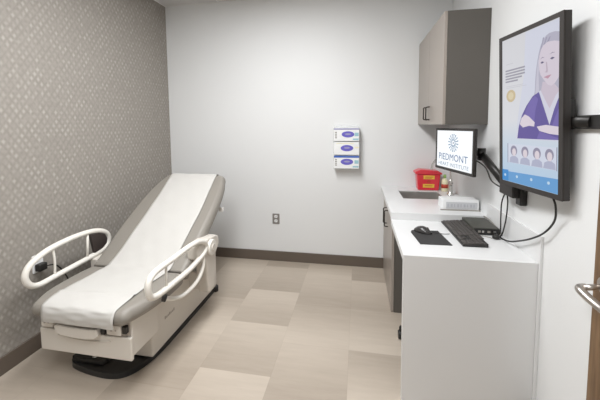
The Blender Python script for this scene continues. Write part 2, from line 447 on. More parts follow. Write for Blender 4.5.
bm = B(); loft_pad(bm, pathpad(SEAT, [.300, .322, .340, .352, .355, .350], .085, .040, .042, .012))
obj('seat_cushion', bm, 'vinyl', T)
BACK = [(1.812, .488), (1.93, .565), (2.05, .650), (2.20, .745), (2.36, .846), (2.50, .930), (2.585, .975)]
BW = [.352, .354, .354, .352, .342, .318, .288]
bm = B(); loft_pad(bm, pathpad(BACK, BW, .10, .042, .014, .06))
obj('backrest', bm, 'vinyl', T)
# backrest carrier under the pad
bm = B(); rot = Matrix.Rotation(R(32.2), 3, 'X')
box(bm, TX-.20, TX+.20, 1.84, 2.62, .355, .385, rot=rot, piv=(TX, 1.84, .385))
obj('backrest_frame', bm, 'grey_plastic', T, bev=.006)
# backrest hinge bracket between the frame and the base
obj('lift_strut', tube(B(), [(TX, 2.20, .30), (TX, 2.46, .72)], .022, 14), 'grey_plastic', T)
# release tag at the edge of the backrest
bm = B(); box(bm, -1.165, -1.130, 2.462, 2.490, .700, .735)
obj('release_handle', bm, 'tag', T, bev=.004)

# side rails
def rail(sx, loop, pad_rng, nm):
    xr = TX + sx*.405
    bm = B(); tube(bm, spline([(xr, a, b) for a, b in loop], 7, True), .0175, 12, True)
    rl = obj('side_rail', bm, 'rail', T)
    return rl, xr
Lloop = [(1.415, .585), (1.450, .640), (1.540, .678), (1.640, .694), (1.760, .699), (1.880, .690), (1.975, .660), (2.022, .615), (2.020, .560), (1.965, .523), (1.850, .512), (1.720, .506), (1.590, .500), (1.490, .497), (1.435, .525)]
rl, xr = rail(-1, Lloop, None, 'L')
obj('brace', tube(B(), spline([(xr, 1.588, .684), (xr+.004, 1.592, .60), (xr, 1.590, .500)], 5), .007, 8), 'rail', rl)
padp = [(1.855, .676), (1.93, .664), (1.985, .636), (2.004, .60), (2.000, .565), (1.958, .540), (1.885, .528), (1.872, .60)]
obj('pad', prism(B(), padp, 'x', xr-.011, xr+.013), 'pad', rl, bev=.006, label='dark brown pad filling the rail end')
obj('brace', tube(B(), [(xr, 1.845, .692), (xr, 1.832, .516)], .008, 8), 'rail', rl)
# left rail mount
bm = B(); box(bm, xr-.010, xr+.045, 1.86, 1.98, .40, .50)
obj('rail_mount', bm, 'plastic', T, bev=.012)
bm = B(); box(bm, xr+.02, TX-.26, 1.87, 1.97, .383, .402); obj('mount_arm', bm, 'grey_plastic', T, bev=.004)
for y in (1.62, 1.80):
    bm = B(); cyl(bm, (TX-.366, y, .445), (TX-.349, y, .445), .010, 12); obj('knob', bm, 'black_plastic', T)

Rloop = [(1.378, .592), (1.386, .633), (1.418, .658), (1.490, .665), (1.600, .664), (1.720, .667), (1.830, .664), (1.910, .650), (1.975, .622), (2.000, .585), (1.970, .552), (1.880, .533), (1.752, .520), (1.600, .522), (1.465, .527), (1.398, .547)]
rr_, xr = rail(1, Rloop, None, 'R')
obj('brace', tube(B(), [(xr, 1.535, .662), (xr, 1.530, .525)], .007, 8), 'rail', rr_)
# swinging support of the right rail: curved lower arm, hub and cast bracket down to the base
bm = B(); tube(bm, spline([(xr, 1.955, .545), (xr+.004, 1.945, .475), (xr, 1.900, .415), (xr-.004, 1.820, .388), (xr-.01, 1.700, .388), (xr-.03, 1.620, .412), (xr-.058, 1.585, .435)], 6), [.013]*37, 12)
obj('support_arm', bm, 'rail', T)
obj('arm_socket', cyl(B(), (xr-.075, 1.575, .442), (xr-.045, 1.592, .428), .021, 16), 'black_plastic', T, bev=.003)
bm = B()
prof = [(1.880, .628), (1.960, .634), (2.060, .628), (2.150, .618), (2.205, .590), (2.205, .530), (2.150, .480), (2.140, .40), (2.125, .30), (2.100, .225), (2.030, .225), (2.010, .32), (1.990, .44), (1.965, .50), (1.890, .528)]
prism(bm, prof, 'x', xr-.085, xr+.004)
brk = obj('rail_bracket', bm, 'plastic', T, bev=.016, seg=3)
bm = B(); cyl(bm, (xr-.02, 2.060, .556), (xr+.026, 2.060, .556), .056, 28)
hb = obj('hub', bm, 'rail', brk, bev=.008)
bm = B(); cyl(bm, (xr+.025, 2.060, .556), (xr+.032, 2.060, .556), .026, 20); obj('hub_cap', bm, 'plastic', hb, bev=.003)
bm = B(); box(bm, -1.235, xr-.06, 2.03, 2.10, .24, .38); obj('bracket_foot', bm, 'plastic', T, bev=.01)
bm = B(); cyl(bm, (-1.21, 2.455, .0), (-1.21, 2.455, .045), .022, 16); obj('leveling_foot', bm, 'black_plastic', T)

# exam paper over the pads (a thing resting on the table)
path = [(1.336, .392), (1.331, .425), (1.337, .462), (1.358, .4815)] + [(a, b+.0035) for a, b in SEAT[1:]] + [(1.83, .503)] + [(a-.002, b+.0045) for a, b in BACK[1:-1]] + [(2.582, .980), (2.624, .992), (2.655, .978), (2.668, .940)]
hwp = [.218, .219, .222, .226] + [.230]*5 + [.230] + [.226, .224, .222, .220, .220] + [.220, .220, .220, .219]
ofp = [.012, .012, .012, .010, .008, .006, .006, .008, .012, .016, .022, .026, .026, .018, .006, -.004, -.010, -.012, -.012]
OP = spline([(0, 0, h) for h in ofp], 8)
SP = spline([(0, a, b) for a, b in path], 8); HP = spline([(0, 0, h) for h in hwp], 8)
bm = B(); rows = []
NX = 26
for i, p in enumerate(SP):
    a = SP[max(i-1, 0)]; b = SP[min(i+1, len(SP)-1)]; dd = (b-a).normalized(); nn = Vector((0, -dd.z, dd.y))
    row = []
    for k in range(NX+1):
        t = k/NX*2-1
        wv = .0016*math.sin(9*t+i*.13)*math.sin(i*.33+t*2) + .0010*math.sin(i*.9)*math.cos(5*t)
        edge = .002*math.sin(i*.21) if abs(t) == 1 else 0
        # a crease running across the foot section
        wv += .0055*math.exp(-((p.y-1.468-.012*t)/.009)**2) if p.z > .47 and p.y < 1.6 else 0
        q = Vector((TX + OP[i].z + t*(HP[i].z+edge), p.y, p.z)) + nn*(wv+.0030)
        row.append(bm.verts.new(q))
    rows.append(row)
for A, C in zip(rows, rows[1:]):
    for k in range(NX):
        f = bm.faces.new([A[k], A[k+1], C[k+1], C[k]]); f.smooth = True
pp = obj('exam_paper', bm, 'paper', None, smooth=True)
so = pp.modifiers.new('solid', 'SOLIDIFY'); so.thickness = .0012; so.offset = 0
tag(pp, 'long strip of white paper covering the middle of the exam table', 'paper')

# ------------------------------------------------------------------ outlets
def outlet(loc, axis):
    pass
O = thing('wall_outlet', 'grey duplex power outlet on the white back wall near the baseboard', 'outlet', (-.844, YB, .395))
pl = prism(B(), rrect(-.882, -.806, .397, .507, .006), 'y', YB-.006, YB); obj('cover_plate', pl, 'outgrey', O, bev=.002)
for z in (.478, .431):
    s = obj('socket', prism(B(), rrect(-.861, -.827, z-.015, z+.015, .011), 'y', YB-.009, YB-.005), 'box', O)
    bm = B()
    for x in (-.851, -.839): box(bm, x, x+.003, YB-.0096, YB-.0088, z-.002, z+.007)
    cyl(bm, (-.844, YB-.0096, z-.008), (-.844, YB-.0088, z-.008), .0025, 8)
    obj('slot', bm, 'dark', s)
O = thing('wall_outlet', 'white power outlet on the patterned wall, seen through the left side rail', 'outlet', (WL, 1.625, .50))
obj('cover_plate', prism(B(), rrect(1.59, 1.66, .500, .615, .006), 'x', WL, WL+.006), 'box', O, bev=.002)
obj('socket', prism(B(), rrect(1.608, 1.642, .570, .602, .010), 'x', WL+.005, WL+.009), 'box', O)
P_ = thing('power_plug', 'black power plug and cord in the outlet on the patterned wall', 'plug', (WL+.009, 1.625, .53))
obj('plug_body', box(B(), WL+.009, WL+.050, 1.598, 1.652, .512, .560), 'black_plastic', P_, bev=.008)
obj('cord', tube(B(), spline([(WL+.045, 1.64, .535), (WL+.060, 1.70, .515), (WL+.045, 1.78, .40), (WL+.030, 1.85, .22), (WL+.028, 1.95, .10), (WL+.028, 2.1, .03), (WL+.028, 2.4, .006)], 6), .0045, 8), 'black_plastic', P_)

# ------------------------------------------------------------------ glove dispenser on the back wall
gx0, gx1 = -.232, .013; gy = YB-.092
D = thing('glove_dispenser', 'clear acrylic rack holding three glove boxes on the back wall', 'dispenser', (-.11, YB, 1.005))
bm = B()
box(bm, gx0-.004, gx1+.004, YB-.004, YB-.0005, 1.004, 1.43); obj('back_panel', bm, 'clear', D)
bm = B(); box(bm, gx0-.004, gx0-.001, gy-.003, YB-.004, 1.004, 1.40); obj('side_panel', bm, 'clear', D)
bm = B(); box(bm, gx1+.001, gx1+.004, gy-.003, YB-.004, 1.004, 1.40); obj('side_panel', bm, 'clear', D)
for k in range(3):
    bm = B(); box(bm, gx0-.001, gx1+.001, gy-.003, YB-.004, 1.004+k*.1325, 1.0068+k*.1325); obj('shelf', bm, 'clear', D)
labs = ['topmost glove box in the wall rack, blue-striped white carton with purple oval', 'middle glove box in the wall rack, plain pale carton with purple oval', 'lowest glove box in the wall rack, bright blue band above a purple oval']
for k, z0 in enumerate((1.2735, 1.141, 1.0085)):
    G = thing('glove_box', labs[k], 'box', ((gx0+gx1)/2, YB-.05, z0), 'glove boxes in the wall rack')
    z1 = z0+.124
    ct = obj('carton', box(B(), gx0+.002, gx1-.002, gy, YB-.008, z0, z1), 'box', G, bev=.0015)
    pf = Plane((gx0+.002, gy, z1), (gx1-gx0-.004, 0, 0), (0, 0, -.124))
    if pf.n.y > 0: pf.n = -pf.n
    bm = B(); flat(bm, pf, ell(.56 if k == 0 else .52, .48, .25, .24), .0012); obj('opening_flap', bm, 'purple', G)
    bm = B(); flat(bm, pf, ell(.56 if k == 0 else .52, .46, .12, .07), .0018); obj('opening_slit', bm, 'cartontop', G)
    bm = B()
    if k != 1: flat(bm, pf, rc(0, 1, .01, .16 if k == 2 else .12), .0008, mi=0)
    if k == 2: flat(bm, pf, rc(.0, .5, .0, .12), .0012, mi=0)
    if k != 1:
        obj('band', bm, 'blue' if k == 2 else 'cartontop', G)
    else: bm.free()
    bm = B()
    if k != 1:
        for j in range(4): flat(bm, pf, rc(.05, .12, .28+j*.14, .36+j*.14), .0008)
        obj('print', bm, 'outgrey', G)
        bm = B(); flat(bm, pf, rc(.82, .98, .35, .62), .0008); flat(bm, pf, rc(.75, .98, .80, .92), .0008); obj('print', bm, 'teal', G)
    else:
        flat(bm, pf, rc(.82, .98, .38, .48), .0008); flat(bm, pf, rc(.1, .8, .08, .13), .0008); obj('print', bm, 'cream', G)

# ------------------------------------------------------------------ casework
# sink base cabinet with two doors
CY0, CY1 = 2.385, YB
Cb = thing('base_cabinet', 'taupe laminate base cabinet with two doors under the sink', 'cabinet', (.55, 2.76, 0))
bm = B(); box(bm, .274, WR-.001, CY0, CY0+.018, 0, RZ-.038); obj('end_panel', bm, 'dark_lam', Cb)  # shade under the desk is put into this dark colour
bm = B(); box(bm, .274, WR-.001, CY0+.018, CY1-.001, .002, .020); box(bm, WR-.012, WR-.001, CY0+.018, CY1-.001, .02, RZ-.038); box(bm, .276, WR-.012, CY1-.018, CY1-.001, .02, RZ-.038); obj('carcass', bm, 'dark_lam', Cb)
for (y0, y1, hy_) in ((CY0+.001, 2.762, 2.715), (2.766, CY1-.004, 2.813)):
    dd = obj('door', box(B(), .252, .272, y0, y1, .004, RZ-.042), 'taupe_lam', Cb, bev=.0015)
    bm = B(); tube(bm, spline([(.252, hy_, .70), (.226, hy_, .694), (.224, hy_, .66), (.224, hy_, .60), (.226, hy_, .566), (.252, hy_, .56)], 5), .005, 8)
    obj('handle', bm, 'pull', dd)
# the sink counter (has a cut-out)
sx0, sx1, sy0, sy1 = .365, .700, 2.64, 2.955
W_ = bm = B()
zt, zb = RZ, RZ-.038
box(bm, .224, sx0, SY, YB-.001, zb, zt); box(bm, sx1, WR-.001, SY, YB-.001, zb, zt)
box(bm, sx0, sx1, SY, sy0, zb, zt); box(bm, sx0, sx1, sy1, YB-.001, zb, zt)
bmesh.ops.remove_doubles(bm, verts=bm.verts[:], dist=1e-5)
ctr = obj('sink_counter', bm, 'counter', None); tag(ctr, 'white solid-surface counter around the steel sink, slightly higher than the desk', 'countertop')
bm = B(); box(bm, .224, WR-.001, SY, SY+.02, DZ, zb); o = obj('front_apron', bm, 'counter', ctr)
# steel sink basin
Sk = thing('sink', 'small rectangular stainless steel undermount sink in the white counter', 'sink', ((sx0+sx1)/2, (sy0+sy1)/2, .655))
bm = B()
t = .004; z0 = .665
box(bm, sx0+t, sx1-t, sy0+t, sy1-t, z0-t, z0)
box(bm, sx0, sx0+t, sy0, sy1, z0-t, RZ-.006); box(bm, sx1-t, sx1, sy0, sy1, z0-t, RZ-.006)
box(bm, sx0+t, sx1-t, sy0, sy0+t, z0-t, RZ-.006); box(bm, sx0+t, sx1-t, sy1-t, sy1, z0-t, RZ-.006)
obj('basin', bm, 'steel', Sk)
obj('drain', lathe(B(), (sx0+sx1)/2, (sy0+sy1)/2, [(.030, z0), (.032, z0+.003), (.02, z0+.002), (.001, z0+.001)]), 'chrome', Sk)
# faucet
Fc = thing('faucet', 'chrome gooseneck faucet behind the sink, half hidden by the small monitor', 'faucet', (.775, 2.83, RZ))
bm = B(); lathe(bm, .775, 2.83, [(.028, RZ), (.028, RZ+.006), (.020, RZ+.012), (.017, RZ+.06), (.0145, RZ+.12), (.012, RZ+.14)]); obj('column', bm, 'chrome', Fc)
tube_pts = spline([(.775, 2.83, RZ+.13), (.775, 2.835, RZ+.22), (.762, 2.85, RZ+.285), (.72, 2.87, RZ+.318), (.67, 2.885, RZ+.300), (.638, 2.89, RZ+.245), (.630, 2.89, RZ+.205)], 6)
obj('spout', tube(B(), tube_pts, .008, 10), 'chrome', Fc)
obj('lever', tube(B(), [(.775, 2.81, RZ+.085), (.770, 2.755, RZ+.115)], [.008, .006], 10), 'chrome', Fc)
Bt = thing('soap_bottle', 'small pale bottle with green cap beside the faucet', 'bottle', (.768, 2.985, RZ))
bm = B(); lathe(bm, .768, 2.985, [(.024, RZ), (.027, RZ+.004), (.027, RZ+.085), (.022, RZ+.105), (.010, RZ+.115), (.010, RZ+.12)]); obj('bottle_body', bm, 'cream', Bt)
bm = B(); lathe(bm, .768, 2.985, [(.013, RZ+.12), (.013, RZ+.145), (.008, RZ+.15)]); obj('cap', bm, 'green', Bt)
bm = B(); lathe(bm, .768, 2.985, [(.0276, RZ+.03), (.0276, RZ+.065)]); obj('bottle_label', bm, 'redink', Bt)
# sharps container
X0, X1, Y0, Y1 = .530, .735, 2.985, 3.095
Sh = thing('sharps_container', 'red plastic sharps container with yellow labels standing behind the sink', 'container', (.63, 3.04, RZ))
bm = B()
A = [bm.verts.new(p) for p in ((X0+.012, Y0+.008, RZ), (X1-.012, Y0+.008, RZ), (X1-.012, Y1-.008, RZ), (X0+.012, Y1-.008, RZ))]
C = [bm.verts.new(p) for p in ((X0, Y0, RZ+.150), (X1, Y0, RZ+.150), (X1, Y1, RZ+.150), (X0, Y1, RZ+.150))]
bm.faces.new(A); bm.faces.new(C)
for i in range(4): bm.faces.new([A[i], A[(i+1) % 4], C[(i+1) % 4], C[i]])
obj('tub', bm, 'red', Sh, bev=.012, seg=3)
bm = B(); prism(bm, [(X0-.014, RZ+.148), (X1+.012, RZ+.148), (X1+.010, RZ+.163), (X1-.03, RZ+.183), (X0+.03, RZ+.190), (X0-.016, RZ+.170)], 'y', Y0-.007, Y1+.005)
obj('lid', bm, 'red', Sh, bev=.006)
pf = Plane((X0, Y0-.0008, RZ+.150), (X1-X0, 0, 0), (0, .008, -.150))
if pf.n.y > 0: pf.n = -pf.n
lb = B(); flat(lb, pf, rc(.28, .74, .08, .30), .0016); obj('upper_label', lb, 'yellow', Sh)
lb = B(); flat(lb, pf, rc(.26, .74, .60, .82), .0016); obj('lower_label', lb, 'yellow', Sh)
lb = B()
flat(lb, pf, rc(.34, .68, .15, .18), .0022); flat(lb, pf, rc(.34, .62, .22, .25), .0022); flat(lb, pf, rc(.34, .66, .69, .73), .0022)
for k in range(3):
    a = R(90+120*k); flat(lb, pf, ell(.50+.045*math.cos(a), .44-.05*math.sin(a), .035, .04, 12), .0022)
obj('biohazard_mark', lb, 'redink', Sh)
# white tissue carton lying at the front of the sink counter
TB = thing('tissue_carton', 'flat white carton lying at the front edge of the sink counter', 'box', (.69, 2.42, RZ))
bm = B(); box(bm, .588, .826, 2.325, 2.445, RZ, RZ+.072); obj('carton', bm, 'box', TB, bev=.004)
pf = Plane((.588, 2.325, RZ+.072), (.238, 0, 0), (0, 0, -.072))
if pf.n.y > 0: pf.n = -pf.n
bm = B(); flat(bm, pf, rc(.10, .95, .22, .88), .0006); obj('front_window', bm, mat('pale_grey_print', (.56, .57, .59), .5), TB)
bm = B()
for j in range(9): flat(bm, pf, rc(.14+j*.088, .17+j*.088+.02*(j % 2), .40, .70), .0011)
obj('print', bm, mat('mid_grey_print', (.45, .46, .49), .5), TB)
tr = tag(obj('grey_strip', box(B(), .572, .830, 2.308, 2.322, RZ, RZ+.006), 'greycord', None), 'thin grey strip lying along the front of the flat white carton', 'strip')  # thin grey strip along the foot of the carton

# desk
bm = B(); box(bm, DX0, WR-.001, DY0+.030, SY+.001, DZ-.038, DZ)
DKT = thing('desk', 'white desk by the right wall holding the keyboard, mouse and flat computer', 'desk', (.53, 1.90, 0))
obj('desk_top', bm, 'counter', DKT, bev=.002)
bm = B(); box(bm, DX0, WR-.0125, DY0, DY0+.0299, 0, DZ)
obj('end_panel', bm, 'counter', DKT, bev=.0015)
bm = B(); box(bm, WR-.012, WR-.001, DY0-.012, DY0+.02, 0, .910); box(bm, WR-.012, WR-.001, DY0+.02, SY-.002, DZ+.0005, .910)
obj('backsplash', bm, 'counter', DKT)
# rolling stool pushed under the desk, only its castors peep out
St = thing('rolling_stool', 'black castors of a stool pushed under the white desk', 'stool', (.500, 1.930, 0))
bm = B(); cyl(bm, (.500, 1.930, .07), (.500, 1.930, .42), .022, 16); obj('column', bm, 'chrome', St)
bm = B(); lathe(bm, .500, 1.930, [(.12, .42), (.17, .43), (.18, .46), (.17, .49), (.10, .50)]); obj('seat', bm, 'black_plastic', St)
for k in range(5):
    a = R(143+72*k); L_ = .272
    ex, ey = .500+L_*math.cos(a), 1.930+L_*math.sin(a)
    lg = obj('leg', tube(B(), [(.500, 1.930, .085), (ex, ey, .075)], [.020, .014], 10), 'black_plastic', St)
    bm = B(); cyl(bm, (ex-.012, ey, .026), (ex+.012, ey, .026), .026, 18); box(bm, ex-.006, ex+.006, ey-.006, ey+.006, .026, .07); obj('castor', bm, 'black_plastic', lg)

# wall cabinet
UX0, UX1, UY0, UY1, UZ0, UZ1 = .557, WR-.001, 2.262, YB-.001, 1.424, 2.168
U = thing('wall_cabinet', 'taupe wall cabinet with two doors hung above the sink', 'cabinet', (.70, 2.70, UZ0))
bm = B(); box(bm, UX0+.020, UX1, UY0, UY1, UZ0, UZ1); obj('body', bm, 'dark_lam', U, bev=.001)
ym = (UY0+UY1)/2
for (y0, y1, hy_) in ((UY0, ym-.0015, ym-.19), (ym+.0015, UY1-.002, ym+.045)):
    dd = obj('door', box(B(), UX0, UX0+.019, y0, y1, UZ0+.001, UZ1-.001), 'taupe_lam', U, bev=.0015)
    hh = hy_ if hy_ > ym else ym-.045
    bm = B(); tube(bm, spline([(UX0, hh, 1.565), (UX0-.026, hh, 1.560), (UX0-.028, hh, 1.54), (UX0-.028, hh, 1.49), (UX0-.026, hh, 1.468), (UX0, hh, 1.463)], 5), .005, 8)
    obj('handle', bm, 'pull', dd)

# ------------------------------------------------------------------ desk things
Mp = obj('mouse_pad', prism(B(), [(.327, 1.980), (.316, 1.946), (.335, 1.752), (.500, 1.758), (.480, 1.990)], 'z', DZ, DZ+.003), 'mousepad', None)
tag(Mp, 'charcoal mouse pad at the near left of the white desk', 'mouse pad')
# mouse
Ms = thing('computer_mouse', 'black computer mouse lying on the charcoal mouse pad', 'mouse', (.384, 1.953, DZ+.003))
bm = B()
N1, N2 = 16, 20
ax = Vector((.72, -.69, 0)).normalized(); ay = Vector((-ax.y, ax.x, 0)); c0 = Vector((.385, 1.951, DZ+.003))
rings = []
for i in range(N1+1):
    t = i/N1; x = -.055+.110*t; wd = .031*math.sin(math.pi*min(max(t, .02), .98))**.42; hh = .036*(math.sin(math.pi*min(max(t*.9+.05, .02), .98)))**.7
    rings.append([bm.verts.new(c0 + ax*x + ay*(wd*math.cos(math.pi*k/N2)) + Vector((0, 0, 1))*(hh*math.sin(math.pi*k/N2)**.8 if 0 < k < N2 else 0)) for k in range(N2+1)])
for A, C in zip(rings, rings[1:]):
    for k in range(N2): f = bm.faces.new([A[k], A[k+1], C[k+1], C[k]]); f.smooth = True
    bm.faces.new([A[0], C[0], C[N2], A[N2]])
bm.faces.new(rings[0]); bm.faces.new(rings[-1])
obj('mouse_body', bm, mat('mouse_shell', (.045, .043, .042), .25), Ms)
wz = c0 + ax*.030 + Vector((0, 0, .028)); obj('scroll_wheel', cyl(B(), wz-ay*.003, wz+ay*.003, .009, 14), 'keys', Ms)
obj('cord', tube(B(), spline([c0+ax*.053+Vector((0, 0, .010)), (.458, 1.94, DZ+.006), (.497, 1.935, DZ+.003), (.533, 1.94, DZ+.003)], 6), .0017, 6), 'black_plastic', Ms)
# keyboard
K = thing('keyboard', 'black keyboard on the white desk beside the mouse pad', 'keyboard', (.62, 1.97, DZ))
ka = Vector((.013, -1, 0)).normalized(); kc = Vector((-ka.y, ka.x, 0)); kc = kc if kc.x > 0 else -kc   # ka runs towards the camera, kc to the wall
ko = Vector((.543, 2.176, DZ)); KL, KD = .424, .126
def kp(a, c, z): return ko + ka*a + kc*c + Vector((0, 0, z))
bm = B()
top = [(0, 0, .010), (KL, 0, .010), (KL, KD, .020), (0, KD, .020)]
A = [bm.verts.new(kp(a, c, .001)) for a, c, z in top]; C = [bm.verts.new(kp(a, c, z)) for a, c, z in top]
bm.faces.new(A); bm.faces.new(C)
for i in range(4): bm.faces.new([A[i], A[(i+1) % 4], C[(i+1) % 4], C[i]])
obj('keyboard_base', bm, 'black_plastic', K, bev=.002)
def key(a0, a1, c0_, c1_):
    bm = B()
    z = lambda c: .010+.010*c/KD
    v0 = [bm.verts.new(kp(a, c, z(c)+.0002)) for a, c in ((a0, c0_), (a1, c0_), (a1, c1_), (a0, c1_))]
    i_ = .0018
    v1 = [bm.verts.new(kp(a, c, z(c)+.0065)) for a, c in ((a0+i_, c0_+i_), (a1-i_, c0_+i_), (a1-i_, c1_-i_), (a0+i_, c1_-i_))]
    bm.faces.new(v0); bm.faces.new(v1)
    for i in range(4): bm.faces.new([v0[i], v0[(i+1) % 4], v1[(i+1) % 4], v1[i]])
    return obj('key', bm, 'keys', K)
rows_ = [(.008, [(0, 1.25), (1.25, 2.5), (2.5, 3.75), (3.75, 10), (10, 11.25), (11.25, 12.5), (12.5, 13.75), (13.75, 15), (15.4, 16.4), (16.4, 17.4), (17.4, 18.4), (18.8, 20.8), (20.8, 21.8)]),
         (.028, [(0, 2.25)] + [(2.25+i, 3.25+i) for i in range(10)] + [(12.25, 15), (16.4, 17.4)] + [(18.8+i, 19.8+i) for i in range(3)]),
         (.048, [(0, 1.75)] + [(1.75+i, 2.75+i) for i in range(11)] + [(12.75, 15)] + [(18.8+i, 19.8+i) for i in range(3)]),
         (.068, [(0, 1.5)] + [(1.5+i, 2.5+i) for i in range(12)] + [(13.5, 15)] + [(15.4+i, 16.4+i) for i in range(3)] + [(18.8+i, 19.8+i) for i in range(3)]),
         (.088, [(i, i+1) for i in range(13)] + [(13, 15)] + [(15.4+i, 16.4+i) for i in range(3)] + [(18.8+i, 19.8+i) for i in range(3)]),
         (.112, [(0, 1)] + [(2+i, 3+i) for i in range(4)] + [(6.5+i, 7.5+i) for i in range(4)] + [(11+i, 12+i) for i in range(4)] + [(15.4+i, 16.4+i) for i in range(3)])]
for c0_, ks in rows_:
    for a, b in ks:
        key(.007+a*.01895+.0008, .007+b*.01895-.0008, c0_, c0_+.0185)
# small computer
PC = thing('desktop_computer', 'flat dark desktop computer lying on the desk against the right wall', 'computer', (.745, 2.07, DZ))
pz = DZ+.006
cs = obj('case', box(B(), .672, WR-.030, 1.958, 2.180, pz, pz+.036), 'pc', PC, bev=.003)
obj('front_face', box(B(), .676, WR-.034, 1.954, 1.9585, pz+.003, pz+.033), 'black_plastic', PC, bev=.001)
for k, (x, w_) in enumerate(((.692, .014), (.714, .010), (.742, .016), (.775, .012))):
    obj('port', box(B(), x, x+w_, 1.952, 1.9545, pz+.010, pz+.022), 'steel' if k % 2 else 'greycord', PC)
for x in (.69, .79):
    for y in (1.98, 2.155):
        obj('foot', cyl(B(), (x, y, DZ), (x, y, pz+.001), .008, 12), 'black_plastic', PC)
cd = obj('grey_cable', tube(B(), spline([(.808, 2.190, DZ+.050), (.8165, 2.13, DZ+.046), (.8175, 2.05, DZ+.034), (.8165, 1.98, DZ+.022), (.800, 1.935, DZ+.006), (.79, 1.915, DZ+.004)], 6), .0035, 8), 'greycord', None)
tag(cd, 'grey cable lying along the wall side of the flat computer', 'cable')

# ------------------------------------------------------------------ small monitor on a wall arm
ML, MR = Vector((.586, 2.550, 0)), Vector((.698, 2.080, 0))
mz1, mz0 = 1.398, 1.098
mu = (MR-ML); MWid = mu.length; mu.normalize(); mn = Vector((mu.y, -mu.x, 0))   # towards the room
if mn.x > 0: mn = -mn
Mo = thing('monitor', 'small flat monitor with the hospital logo on a black wall arm below the cabinet', 'monitor', ((ML+MR)/2 + Vector((0, 0, mz0))))
tilt = Vector((0, 0, 0))
pm = Plane(ML + Vector((0, 0, mz1)), MR-ML, (0, 0, mz0-mz1)); pm.n = mn.copy()
def slab(bm, pl, u0, u1, v0, v1, d0, d1):
    A = [bm.verts.new(pl.p(u, v, d0)) for u, v in rc(u0, u1, v0, v1)]; C = [bm.verts.new(pl.p(u, v, d1)) for u, v in rc(u0, u1, v0, v1)]
    bm.faces.new(A); bm.faces.new(C)
    for i in range(4): bm.faces.new([A[i], A[(i+1) % 4], C[(i+1) % 4], C[i]])
    return bm
bm = slab(B(), pm, 0, 1, 0, 1, -.022, -.0045); obj('housing', bm, 'bezel', Mo, bev=.004)
bm = B(); bu, bv = .033, .055
slab(bm, pm, 0, 1, 0, bv, -.0044, 0); slab(bm, pm, 0, 1, 1-bv*1.15, 1, -.0044, 0); slab(bm, pm, 0, bu, bv, 1-bv*1.15, -.0044, 0); slab(bm, pm, 1-bu, 1, bv, 1-bv*1.15, -.0044, 0)
obj('bezel', bm, 'bezel', Mo)
def emis(name, col, s=.75):
    m = bpy.data.materials.new(name); m.use_nodes = True; b = m.node_tree.nodes['Principled BSDF']
    b.inputs['Base Color'].default_value = (.01, .01, .01, 1); b.inputs['Roughness'].default_value = .35; b.inputs['Specular IOR Level'].default_value = .3
    b.inputs['Emission Color'].default_value = (*col, 1); b.inputs['Emission Strength'].default_value = s; return m
sc_ = obj('screen', slab(B(), pm, bu, 1-bu, bv, 1-bv*1.15, -.0044, -.003), emis('monitor_white', (.90, .93, .96), .95), Mo)
bm = B()
cu_, cv_ = .50, .335
asp = MWid/(mz1-mz0)
for k in range(16):
    a = 2*math.pi*k/16
    for r0, r1, w_ in ((.055, .105, .010), (.118, .150, .012), (.163, .205, .016)):
        ca, sa = math.cos(a + (.0 if r0 < .1 else .12)), math.sin(a + (.0 if r0 < .1 else .12))
        pts = [(r0, -w_*.6), (r1, -w_), (r1+.006, 0), (r1, w_), (r0, w_*.6)]
        flat(bm, pm, [(cu_+(x*ca-y*sa)/asp, cv_+(x*sa+y*ca)*1.0) for x, y in pts], -.0020, .0006)
obj('logo', bm, emis('logo_blue', (.11, .24, .40), .8), sc_)
bm = B(); flat(bm, pm, ell(cu_, cv_, .018/asp, .018), -.0020, .0006); obj('logo', bm, emis('logo_dark', (.03, .07, .22), .8), sc_)
bm = B(); text_bm(bm, 'PIEDMONT', pm, .105, .865, .600, .755, -.0018); obj('lettering', bm, emis('logo_navy', (.07, .15, .32), .8), sc_)
bm = B(); text_bm(bm, 'HEART INSTITUTE', pm, .095, .890, .810, .895, -.0018); obj('lettering', bm, emis('logo_steel', (.22, .32, .44), .8), sc_)
# arm
back = (ML+MR)/2 - mn*.022; back.z = 1.255
p1 = Vector((.770, 2.16, 1.235)); p2 = Vector((.802, 1.90, 1.095))
bm = B(); box(bm, .775, WR-.0005, 1.750, 1.905, 1.045, 1.105); Ar = obj('wall_arm', bm, 'metal_black', Mo, bev=.006, label='black folding wall arm')
obj('monitor_plate', cyl(B(), back-mn*.0005, back-mn*.022, .040, 24), 'metal_black', Ar)
obj('upper_arm', tube(B(), [back-mn*.020, back-mn*.040, p1], [.015, .017, .018], 12), 'metal_black', Ar)
obj('lower_arm', tube(B(), [p1+Vector((0, .012, .006)), p2], [.021, .019], 12, ry=.026), 'metal_black', Ar)
obj('elbow', cyl(B(), p1+Vector((0, 0, -.038)), p1+Vector((0, 0, .038)), .024, 20), 'metal_black', Ar)
bm = B(); box(bm, .805, WR-.0005, 1.735, 1.785, 1.010, 1.140); obj('mount_plate', bm, 'metal_black', Ar, bev=.006)
obj('arm_cable', tube(B(), spline([back-mn*.012+Vector((.02, -.14, -.03)), (.765, 2.09, 1.165), (.768, 1.99, 1.095), (.79, 1.895, 1.07)], 6), .004, 8), 'black_plastic', Ar)

